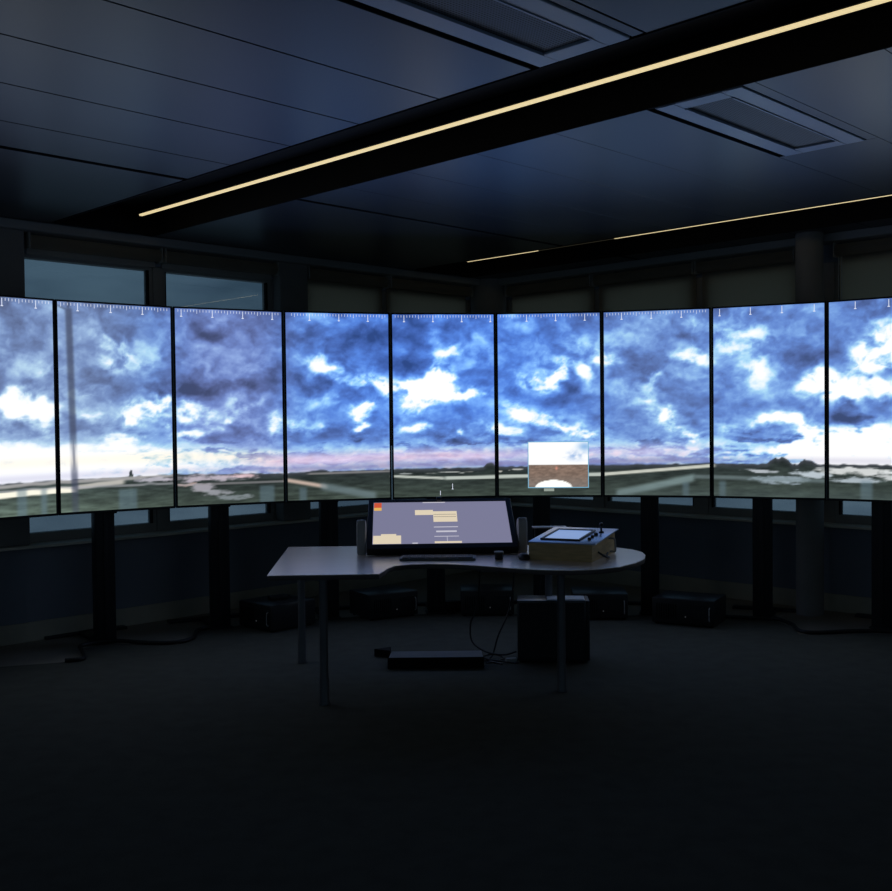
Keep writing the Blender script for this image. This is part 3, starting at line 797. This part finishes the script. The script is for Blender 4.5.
for k in range(9):
    a = PHI + STEP * (k - 4)
    loc = (ARC_C[0] + RM * math.sin(a), ARC_C[1] + RM * math.cos(a), 0)
    t = thing('video_display', DISPLAY_LABELS[k], 'display', loc, -a, 'curved row of portrait displays')
    shared('bezel', b_bezel, M_plastic, t, True)
    shared('housing', b_back, M_plastic, t, True)
    shared('mount_bracket', b_bracket, M_steel, t, True)
    shared('post', b_post, M_steel, t, True)
    shared('cable_channel', b_channel, M_plastic, t, True)
    shared('foot', b_basebar, M_steel, t, True)
    shared('sensor_bump', b_knob, M_plastic, t, True)
    sx = DW / 2 - 0.0125
    sz0, sz1 = Z0 + 0.0165, Z1 - 0.0125
    scr = picture_mesh('screen', -sx, sx, sz0, sz1, 0.002, 106, 188, panorama, k + 0.012, k + 0.988, t)
    # degree scale along the top edge of the picture
    bm = bmesh.new()
    off = (k * 0.137) % 0.228
    faint = k >= 7
    i = -6
    while True:
        x = -sx + off + i * 0.0228
        i += 1
        if x < -sx + 0.008: continue
        if x > sx - 0.008: break
        major = (i - 1) % 10 == 0
        if faint and not major: continue
        ln = 0.050 if major else (0.028 if (i - 1) % 5 == 0 else 0.018)
        hw = 0.0022 if major else 0.0014
        zt = sz1 - 0.006
        add_box(bm, x - hw, x + hw, 0.0002, 0.0016, zt - ln, zt)
        if major:
            add_box(bm, x - 0.008, x + 0.008, 0.0002, 0.0016, zt - ln - 0.004, zt - ln + 0.002)
    if k == 4:    # cursor marks low in the picture
        add_box(bm, 0.060, 0.064, 0.0002, 0.0016, sz0 + 0.06, sz0 + 0.10)
        add_box(bm, 0.056, 0.068, 0.0002, 0.0016, sz0 + 0.055, sz0 + 0.060)
        add_box(bm, -0.037, -0.033, 0.0002, 0.0016, sz0 + 0.01, sz0 + 0.045)
    tag(obj('degree_scale', bm, M_tick, scr), kind='stuff')
    if k == 5:    # inset picture
        x0, x1, z0, z1 = -0.165, 0.302, 1.028, 1.383
        ins = picture_mesh('inset_picture', x0, x1, z0, z1, -0.0010, 60, 46, inset_picture, 0, 1, scr)
        part_label(ins, 'bright inset camera picture of pale sky over brown ground')
        bm = bmesh.new()
        f_ = 0.006
        for (p, q, r_, s_) in ((x0 - f_, x0, z0 - f_, z1 + f_), (x1, x1 + f_, z0 - f_, z1 + f_), (x0, x1, z0 - f_, z0), (x0, x1, z1, z1 + f_)):
            add_box(bm, p, q, -0.0012, 0.0016, r_, s_)
        obj('inset_border', bm, emitter('inset_border_blue', lin((120, 180, 210)), 1.0), scr)
        bm = bmesh.new()
        add_box(bm, -0.045, 0.035, -0.0012, 0.0016, 0.996, 1.018)
        obj('caption_bar', bm, emitter('caption_grey', lin((150, 160, 150)), 1.0), scr)

# ------------------------------------------------------------------ desk
desk = thing('control_desk', 'pale laminate desk with one square end, a curved front and round steel legs', 'desk', (0.05, 6.3, 0))
DZ = 0.74
front = [(-0.370, 5.622), (-0.353, 5.714), (-0.335, 5.83), (-0.298, 5.935), (-0.21, 5.985), (-0.111, 6.003), (0.0, 5.985), (0.107, 5.945), (0.22, 5.885), (0.316, 5.82), (0.43, 5.755), (0.535, 5.71), (0.68, 5.685), (0.827, 5.715), (0.96, 5.80), (1.081, 5.955), (1.16, 6.12), (1.197, 6.28), (1.205, 6.42), (1.17, 6.56), (1.08, 6.68), (0.95, 6.76), (0.75, 6.82), (0.45, 6.86), (0.0, 6.88), (-1.048, 6.882), (-0.972, 5.606)]
loc = [(x - 0.05, y - 6.3) for x, y in front]
bm = bmesh.new()
add_prism(bm, loc, DZ - 0.004, DZ, bev=0.0)
obj('laminate_surface', bm, M_desk, desk)
bm = bmesh.new()
add_prism(bm, loc, DZ - 0.028, DZ - 0.0042, bev=0.003)
part_label(obj('desktop', bm, M_deskedge, desk, True), 'dark-edged board under the pale laminate')
def leg(x, y):
    bm = bmesh.new()
    add_lathe(bm, [(0.031, 0.0125), (0.031, 0.022), (0.027, 0.03), (0.027, 0.16), (0.0235, 0.175), (0.0235, DZ - 0.045), (0.05, DZ - 0.040), (0.05, DZ - 0.0285)], 24, Matrix.Translation((x - 0.05, y - 6.3, 0)))
    obj('leg', bm, M_leg, desk, True)
for x, y in ((-0.682, 5.70), (-0.942, 6.70), (0.647, 5.93), (0.66, 6.78)): leg(x, y)
bm = bmesh.new()
add_box(bm, -0.90, 0.55, 0.30, 0.34, DZ - 0.09, DZ - 0.0285, bev=0.004)
obj('cross_rail', bm, M_leg, desk, True)

# touchscreen monitor lying back on the desk
mon = thing('touchscreen_monitor', 'large black touchscreen monitor tilted far back on the desk', 'monitor', (-0.026, 6.40, DZ), math.radians(2.4))
TILT = math.radians(28)
MT = Matrix.Translation((0, 0, 0.038)) @ Matrix.Rotation(TILT, 4, 'X')     # local plane: x across, y up the slope, z off the glass
MW, ML = 0.935, 0.565
bm = bmesh.new()
add_box(bm, -MW / 2, MW / 2, 0, ML, -0.045, 0.0, MT, bev=0.006)
obj('housing', bm, M_plastic, mon, True)
bm = bmesh.new()
for (x0, x1, y0, y1) in ((-MW / 2, -MW / 2 + 0.034, 0, ML), (MW / 2 - 0.034, MW / 2, 0, ML), (-MW / 2 + 0.034, MW / 2 - 0.034, 0, 0.05), (-MW / 2 + 0.034, MW / 2 - 0.034, ML - 0.034, ML)):
    add_box(bm, x0, x1, y0, y1, 0.0, 0.005, MT, bev=0.0015, seg=1)
obj('bezel', bm, M_plastic, mon, True)
S0, S1, S2, S3 = -MW / 2 + 0.034, MW / 2 - 0.034, 0.05, ML - 0.034
bm = bmesh.new()
add_box(bm, S0, S1, S2, S3, 0.0002, 0.0016, MT)
mscr = part_label(obj('screen', bm, emitter('monitor_grey_picture', lin((122, 122, 150)), 1.0), mon), 'lit grey-lavender screen')
E_cream = emitter('window_cream', lin((222, 208, 182)), 1.0)
E_red = emitter('block_red', lin((205, 84, 52)), 1.0)
E_yel = emitter('block_yellow', lin((226, 178, 92)), 1.0)
E_line = emitter('line_pale', lin((196, 194, 206)), 1.0)
E_dark = emitter('line_dark', lin((120, 110, 100)), 1.0)
def block(name, fx0, fx1, fy0, fy1, m, zz=0.0022):
    """fractions of the screen from its top edge"""
    bm = bmesh.new()
    w, h_ = S1 - S0, S3 - S2
    add_box(bm, S0 + fx0 * w, S0 + fx1 * w, S3 - fy1 * h_, S3 - fy0 * h_, 0.0014, zz, MT)
    obj(name, bm, m, mscr)
block('status_block', 0.004, 0.060, 0.01, 0.13, E_red)
block('status_block', 0.004, 0.060, 0.13, 0.20, E_yel)
block('title_bar', 0.37, 0.54, 0.004, 0.022, E_line)
block('app_window', 0.31, 0.445, 0.20, 0.32, E_cream)
block('app_window', 0.445, 0.622, 0.235, 0.49, E_cream)
block('text_line', 0.448, 0.615, 0.31, 0.318, E_dark, 0.0028)
block('text_line', 0.448, 0.615, 0.365, 0.373, E_dark, 0.0028)
block('text_line', 0.445, 0.622, 0.605, 0.622, E_line)
block('text_line', 0.46, 0.61, 0.70, 0.735, E_line)
block('text_line', 0.445, 0.622, 0.825, 0.838, E_line)
block('text_line', 0.535, 0.539, 0.838, 0.95, E_line)
block('text_line', 0.445, 0.64, 0.945, 0.985, E_cream)
block('text_line', 0.285, 0.325, 0.968, 0.99, E_line)
block('app_window', 0.004, 0.205, 0.80, 0.985, E_cream)
block('app_window', 0.06, 0.17, 0.765, 0.80, E_cream)
for s in (-1, 1):
    bm = bmesh.new()
    x = s * (MW / 2 + 0.034)
    prof = [(-0.045, 0.0), (0.16, 0.0), (0.16, 0.02), (0.055, 0.19), (0.03, 0.208), (-0.01, 0.215), (-0.032, 0.205), (-0.045, 0.18)]
    Mp = Matrix.Translation((x - 0.029, 0.10, 0.0)) @ Matrix(((0, 0, 1, 0), (1, 0, 0, 0), (0, 1, 0, 0), (0, 0, 0, 1)))
    add_prism(bm, prof, 0.0, 0.058, Mp, bev=0.012)
    part_label(obj('side_bracket', bm, M_grey, mon, True), 'grey rounded side bracket')
bm = bmesh.new()
add_box(bm, -0.42, 0.42, 0.02, 0.22, 0.0, 0.016, bev=0.004)
add_box(bm, -0.30, 0.30, 0.36, 0.42, 0.0, 0.19, bev=0.006)
obj('stand', bm, M_grey, mon, True)
bm = bmesh.new()
add_box(bm, -0.022, 0.012, ML - 0.035, ML + 0.004, -0.01, 0.022, MT, bev=0.004)
obj('camera_clip', bm, M_plastic, mon, True)

# keyboard
kb = thing('keyboard', 'slim dark grey keyboard in front of the tilted touchscreen', 'keyboard', (-0.055, 6.20, DZ), math.radians(-2.2))
bm = bmesh.new(); add_box(bm, -0.225, 0.225, -0.07, 0.07, 0.0, 0.014, bev=0.004); obj('case', bm, M_keys, kb, True)
key_me = None
for r_ in range(5):
    y = -0.052 + r_ * 0.026
    n = 16 if r_ else 9
    for c in range(n):
        w = 0.42 / n
        x = -0.21 + (c + 0.5) * w
        if key_me is None or r_ < 2 and c == 0:
            bm = bmesh.new(); add_box(bm, -w / 2 + 0.0015, w / 2 - 0.0015, -0.011, 0.011, 0.0, 0.006, bev=0.0015, seg=1)
            o = obj('key', bm, M_plastic, kb); key_me = o.data
        else:
            o = bpy.data.objects.new('key', key_me); COL.objects.link(o); o.parent = kb
        o.location = (x, y, 0.013)

# mouse and puck
ms = thing('computer_mouse', 'black computer mouse on the desk beside the tilted touchscreen', 'mouse', (0.455, 6.16, DZ), 0.3)
bm = bmesh.new()
add_lathe(bm, [(0.028, 0.0), (0.032, 0.006), (0.031, 0.018), (0.024, 0.030), (0.010, 0.036)], 24, Matrix.Diagonal((1, 1.6, 1, 1)))
obj('shell', bm, M_plastic, ms, True)
bm = bmesh.new(); add_lathe(bm, [(0.006, -0.004), (0.006, 0.004)], 14, Matrix.Translation((0, 0.03, 0.030)) @ Matrix.Rotation(math.pi / 2, 4, 'Y')); obj('scroll_wheel', bm, M_grey, ms, True)
cu = thing('pen_cup', 'small black cup standing in front of the tilted touchscreen', 'cup', (0.307, 6.17, DZ))
bm = bmesh.new(); add_lathe(bm, [(0.022, 0.0), (0.025, 0.004), (0.026, 0.045), (0.022, 0.045), (0.021, 0.01)], 24); obj('cup_body', bm, M_plastic, cu, True)
bm = bmesh.new(); add_lathe(bm, [(0.027, 0.040), (0.028, 0.044), (0.026, 0.048), (0.0225, 0.046)], 24); obj('rim', bm, M_grey, cu, True)

# wooden console with a sloped panel and a lit tablet
con = thing('wooden_console', 'plywood console box with a blue-lit sloping panel and joystick', 'control panel', (0.835, 5.995, DZ), math.atan2(5.99 - 6.146, 0.833 - 0.485))
# local: front face along -x from the origin corner, depth +y
CWd, CDp, H0, H1 = 0.385, 0.50, 0.098, 0.135
tw = 0.012
def sloped_side(x0, x1):
    bm = bmesh.new()
    Mp = Matrix.Translation((x0, 0, 0)) @ Matrix(((0, 0, 1, 0), (1, 0, 0, 0), (0, 1, 0, 0), (0, 0, 0, 1)))
    add_prism(bm, [(tw, 0), (CDp - tw, 0), (CDp - tw, H1 - 0.002), (tw, H0 + 0.001)], 0, x1 - x0, Mp)
    obj('side_board', bm, M_wood, con)
sloped_side(-CWd, -CWd + tw)
sloped_side(-tw, 0.0)
box_obj('front_board', -CWd, 0, 0, tw, 0, H0, M_wood, con)
box_obj('back_board', -CWd, 0, CDp - tw, CDp, 0, H1, M_wood, con)
SL = math.atan2(H1 - H0, CDp)
MC = Matrix.Translation((0, 0, H0 + 0.001)) @ Matrix.Rotation(SL, 4, 'X')
LP = CDp / math.cos(SL)
bm = bmesh.new(); add_box(bm, -CWd - 0.004, 0.022, -0.006, LP + 0.004, 0.0, 0.008, MC, bev=0.002); obj('top_plate', bm, M_plate, con, True)
bm = bmesh.new()
for (x0, x1, y0, y1) in ((-0.335, -0.32, 0.06, 0.40), (-0.105, -0.09, 0.06, 0.40), (-0.32, -0.105, 0.06, 0.075), (-0.32, -0.105, 0.385, 0.40)):
    add_box(bm, x0, x1, y0, y1, 0.008, 0.018, MC, bev=0.002, seg=1)
tabl = obj('tablet_frame', bm, M_plastic, con, True)
bm = bmesh.new(); add_box(bm, -0.32, -0.105, 0.075, 0.385, 0.008, 0.012, MC)
part_label(obj('tablet_screen', bm, emitter('tablet_blue_glow', lin((112, 138, 186)), 1.0), tabl), 'glowing pale blue tablet screen')
bm = bmesh.new(); add_lathe(bm, [(0.016, 0.008), (0.016, 0.014), (0.006, 0.018), (0.005, 0.045), (0.011, 0.050), (0.013, 0.060), (0.008, 0.068)], 18, MC @ Matrix.Translation((-0.045, 0.36, 0))); obj('joystick', bm, M_plastic, con, True)
for (x, y, r_) in ((-0.05, 0.26, 0.012), (-0.05, 0.18, 0.010), (-0.045, 0.10, 0.010)):
    bm = bmesh.new(); add_lathe(bm, [(r_, 0.008), (r_, 0.022), (r_ * 0.8, 0.025)], 16, MC @ Matrix.Translation((x, y, 0))); obj('knob', bm, M_plastic, con, True)
bm = bmesh.new(); add_tube(bm, [(0.0, 0.36, 0.10), (0.030, 0.36, 0.10), (0.036, 0.37, 0.085), (0.036, 0.38, 0.03), (0.030, 0.385, 0.018), (0.0, 0.385, 0.018)], 0.006, 8, 4); part_label(obj('handle', bm, M_grey, con, True), 'pale grey loop handle')
bm = bmesh.new(); add_tube(bm, [(0.0, 0.12, 0.045), (0.04, 0.13, 0.02), (0.05, 0.19, 0.008), (0.02, 0.24, 0.008), (0.012, 0.29, 0.02)], 0.006, 8, 4); obj('lead', bm, M_cable, con, True)

# thin paper tray behind the console
tr = thing('document_tray', 'thin pale document tray standing behind the plywood console', 'tray', (0.66, 6.72, DZ), 0.0)
bm = bmesh.new(); add_box(bm, -0.11, 0.11, -0.045, 0.045, 0.128, 0.134, bev=0.0015, seg=1); obj('tray', bm, M_paper, tr, True)
for s in (-1, 1):
    bm = bmesh.new(); add_box(bm, s * 0.09 - 0.004, s * 0.09 + 0.004, -0.02, 0.02, 0.0, 0.128, bev=0.001, seg=1); obj('leg', bm, M_plastic, tr, True)

# ------------------------------------------------------------------ things on the floor
CF = 0.012
def computer(label, corner, ang, w, d, h_, zf, extra=None):
    """corner: front corner nearest the room; ang: heading of the front face along local x; body spans x 0..w, y 0..d"""
    t = thing('computer_case', label, 'computer', (corner[0], corner[1], zf), ang, 'computer cases under the displays')
    bm = bmesh.new(); add_box(bm, 0, w, 0.012, d, 0.012, h_, bev=0.005); obj('case', bm, M_pc, t, True)
    bm = bmesh.new(); add_box(bm, 0.003, w - 0.003, 0, 0.012, 0.014, h_ - 0.003, bev=0.003); fp = obj('front_panel', bm, M_plastic, t, True)
    bm = bmesh.new(); add_box(bm, w * 0.62, w * 0.93, -0.003, 0.001, h_ * 0.62, h_ * 0.82, bev=0.001, seg=1); obj('drive_bay', bm, M_steel, fp)
    bm = bmesh.new()
    for i in range(9):
        add_box(bm, w * 0.08 + i * 0.018, w * 0.08 + i * 0.018 + 0.006, -0.002, 0.001, h_ * 0.25, h_ * 0.8)
    obj('grille', bm, M_black, fp)
    bm = bmesh.new(); add_lathe(bm, [(0.005, 0), (0.005, 0.003)], 10, Matrix.Translation((w * 0.55, 0, h_ * 0.35)) @ Matrix.Rotation(math.pi / 2, 4, 'X')); obj('indicator_lamp', bm, M_led, fp)
    bm = bmesh.new(); add_tube(bm, [(w - 0.03, 0.0, h_ * 0.25), (w - 0.03, -0.018, h_ * 0.30), (w - 0.03, -0.018, h_ * 0.70), (w - 0.03, 0.0, h_ * 0.75)], 0.004, 6, 2); obj('handle', bm, M_grey, fp, True)
    for (x, y) in ((0.03, 0.04), (w - 0.03, 0.04), (0.03, d - 0.04), (w - 0.03, d - 0.04)):
        bm = bmesh.new(); add_lathe(bm, [(0.016, 0.0), (0.018, 0.012)], 12, Matrix.Translation((x, y, 0))); obj('foot', bm, M_black, t)
    return t
computer('black computer case with a small black adapter on its lid', (-1.59, 7.92), math.atan2(-0.275, 0.289), 0.40, 0.42, 0.20, CF)
computer('black computer case with a bare shiny lid, set at an angle behind the desk', (-0.60, 8.06), math.radians(32), 0.43, 0.36, 0.20, CF)
computer('black computer case on the floor behind the desk cables with a power brick beside it', (0.105, 8.22), 0.0, 0.42, 0.36, 0.20, CF)
computer('black computer case half hidden behind the tower under the desk', (0.97, 8.03), math.radians(-4), 0.42, 0.38, 0.20, CF)
computer('black computer case standing clear of the desk, turned sideways between two display posts', (1.545, 7.87), math.radians(-29), 0.47, 0.36, 0.20, CF)

ad = thing('power_adapter', 'small black adapter lying on the lid of a computer case', 'adapter', (-1.30, 7.95, 0.20 + CF), 0.5)
bm = bmesh.new(); add_box(bm, -0.07, 0.07, -0.035, 0.035, 0.0, 0.03, bev=0.006); obj('body', bm, M_plastic, ad, True)
bm = bmesh.new(); add_tube(bm, [(0.07, 0, 0.012), (0.11, 0.01, 0.008), (0.13, 0.07, 0.006), (0.09, 0.12, 0.006)], 0.005, 8, 4); obj('lead', bm, M_cable, ad, True)
pb = thing('power_brick', 'black power brick on the floor beside a computer case', 'adapter', (0.04, 8.50, 0.0), 0.3)
bm = bmesh.new(); add_box(bm, -0.06, 0.06, -0.04, 0.04, 0.0, 0.09, bev=0.006); obj('body', bm, M_plastic, pb, True)
bm = bmesh.new(); add_tube(bm, [(0.0, -0.04, 0.03), (-0.02, -0.10, 0.008), (-0.10, -0.12, 0.006), (-0.16, -0.04, 0.006)], 0.006, 8, 4); obj('lead', bm, M_cable, pb, True)

# tower under the desk, its side towards the room
tow = thing('computer_tower', 'big black computer tower standing under the desk with paper on top', 'computer', (0.675, 6.72, CF), math.radians(-4), None)
bm = bmesh.new(); add_box(bm, -0.225, 0.21, -0.10, 0.10, 0.012, 0.40, bev=0.006); obj('case', bm, M_pc, tow, True)
bm = bmesh.new(); add_box(bm, -0.215, 0.20, -0.104, -0.098, 0.03, 0.385, bev=0.002, seg=1); obj('side_panel', bm, M_steel, tow)
bm = bmesh.new(); add_box(bm, 0.21, 0.235, -0.098, 0.098, 0.014, 0.398, bev=0.006); obj('front_panel', bm, M_plastic, tow, True)
for (x, y) in ((-0.19, -0.07), (0.18, -0.07), (-0.19, 0.07), (0.18, 0.07)):
    bm = bmesh.new(); add_lathe(bm, [(0.018, 0.0), (0.02, 0.012)], 12, Matrix.Translation((x, y, 0))); obj('foot', bm, M_black, tow)
pp = thing('paper_sheets', 'white paper sheets lying on top of the computer tower', 'paper', (0.745, 6.70, CF + 0.40), math.radians(-4))
bm = bmesh.new(); add_box(bm, -0.105, 0.135, -0.075, 0.07, 0.0, 0.003); obj('sheet', bm, M_paper, pp)
bm = bmesh.new(); add_box(bm, -0.10, 0.12, -0.07, 0.065, 0.003, 0.005, Matrix.Rotation(0.04, 4, 'Z')); obj('sheet', bm, M_paper, pp)

# footrest
ft = thing('footrest', 'low black footrest on the carpet under the middle of the desk', 'footrest', (-0.078, 6.70, CF), 0.0)
bm = bmesh.new(); add_prism(bm, [(-0.19, 0.0), (0.22, 0.0), (0.22, 0.018), (-0.19, 0.062)], -0.30, 0.30, Matrix(((0, 0, 1, 0), (1, 0, 0, 0), (0, 1, 0, 0), (0, 0, 0, 1))), bev=0.004); obj('platform', bm, M_keys, ft, True)
bm = bmesh.new(); add_box(bm, -0.302, 0.302, -0.20, -0.186, 0.0, 0.070, bev=0.004); obj('front_lip', bm, M_black, ft, True)
bm = bmesh.new(); add_prism(bm, [(-0.41, 0.16), (-0.302, 0.10), (-0.302, 0.22)], 0.0, 0.05, bev=0.003); obj('side_pedal', bm, M_black, ft)

# cables
def cable(label, pts, r, name='cable', g='cables under the desk'):
    bm = bmesh.new(); add_tube(bm, pts, r, 8, 6)
    return tag(obj(name, bm, M_cable, None, True), label, 'cable', g)
cable('black cable dropping from the desk and looping over the carpet to the tower', [(0.205, 6.75, 0.71), (0.21, 6.76, 0.55), (0.19, 6.80, 0.34), (0.15, 6.86, 0.22), (0.16, 6.82, 0.11), (0.25, 6.74, 0.06), (0.36, 6.70, 0.05), (0.44, 6.70, 0.07)], 0.006)
cable('black cable hanging straight down beside the computer tower', [(0.43, 6.84, 0.71), (0.435, 6.85, 0.5), (0.40, 6.85, 0.30), (0.33, 6.82, 0.15), (0.29, 6.78, 0.03), (0.25, 6.70, 0.018), (0.34, 6.58, 0.018)], 0.0055)
cable('thin black cable curled on the carpet beside the footrest', [(0.24, 6.62, 0.018), (0.31, 6.66, 0.018), (0.36, 6.76, 0.018), (0.30, 6.86, 0.018), (0.22, 6.80, 0.018), (0.26, 6.68, 0.026), (0.40, 6.62, 0.018), (0.45, 6.60, 0.018)], 0.0045)
cable('thick black cable sagging below the desk behind the tower', [(0.50, 6.80, 0.71), (0.52, 6.82, 0.66), (0.58, 6.86, 0.62), (0.63, 6.88, 0.55), (0.62, 6.90, 0.45), (0.60, 6.92, 0.2), (0.55, 6.95, 0.02)], 0.008)
plug = thing('plug_connector', 'pale plug connector lying among the cables beside the tower', 'plug', (0.405, 6.66, CF), 0.2)
bm = bmesh.new(); add_box(bm, -0.035, 0.035, -0.015, 0.015, 0.0, 0.026, bev=0.005); obj('plug_body', bm, M_grey, plug, True)
bm = bmesh.new(); add_tube(bm, [(0.035, 0, 0.013), (0.05, 0.0, 0.012), (0.055, 0.01, 0.010)], 0.006, 8, 3); obj('strain_relief', bm, M_cable, plug, True)

# floor cable bundles following the carpet edge
def off(pts, z): return [(x, y - 0.03, z + 0.0125) for x, y in pts]
cable('thick black cable bundle along the stepped carpet edge below the open windows', off([(-2.50, 6.80), (-2.40, 6.86), (-2.49, 7.10), (-2.55, 7.26), (-2.38, 7.40), (-2.12, 7.33), (-1.92, 7.33), (-1.83, 7.47), (-1.86, 7.74), (-1.80, 7.84), (-1.66, 7.92)], 0.014), 0.014, 'cable_bundle', 'cable bundles along the carpet edge')
cable('thick black cable bundle along the stepped carpet edge below the closed blinds', off([(1.9, 8.14), (2.16, 8.06), (2.36, 8.00), (2.50, 7.96), (2.555, 7.75), (2.53, 7.52), (2.62, 7.44), (2.96, 7.48), (3.2, 7.42)], 0.014), 0.014, 'cable_bundle', 'cable bundles along the carpet edge')
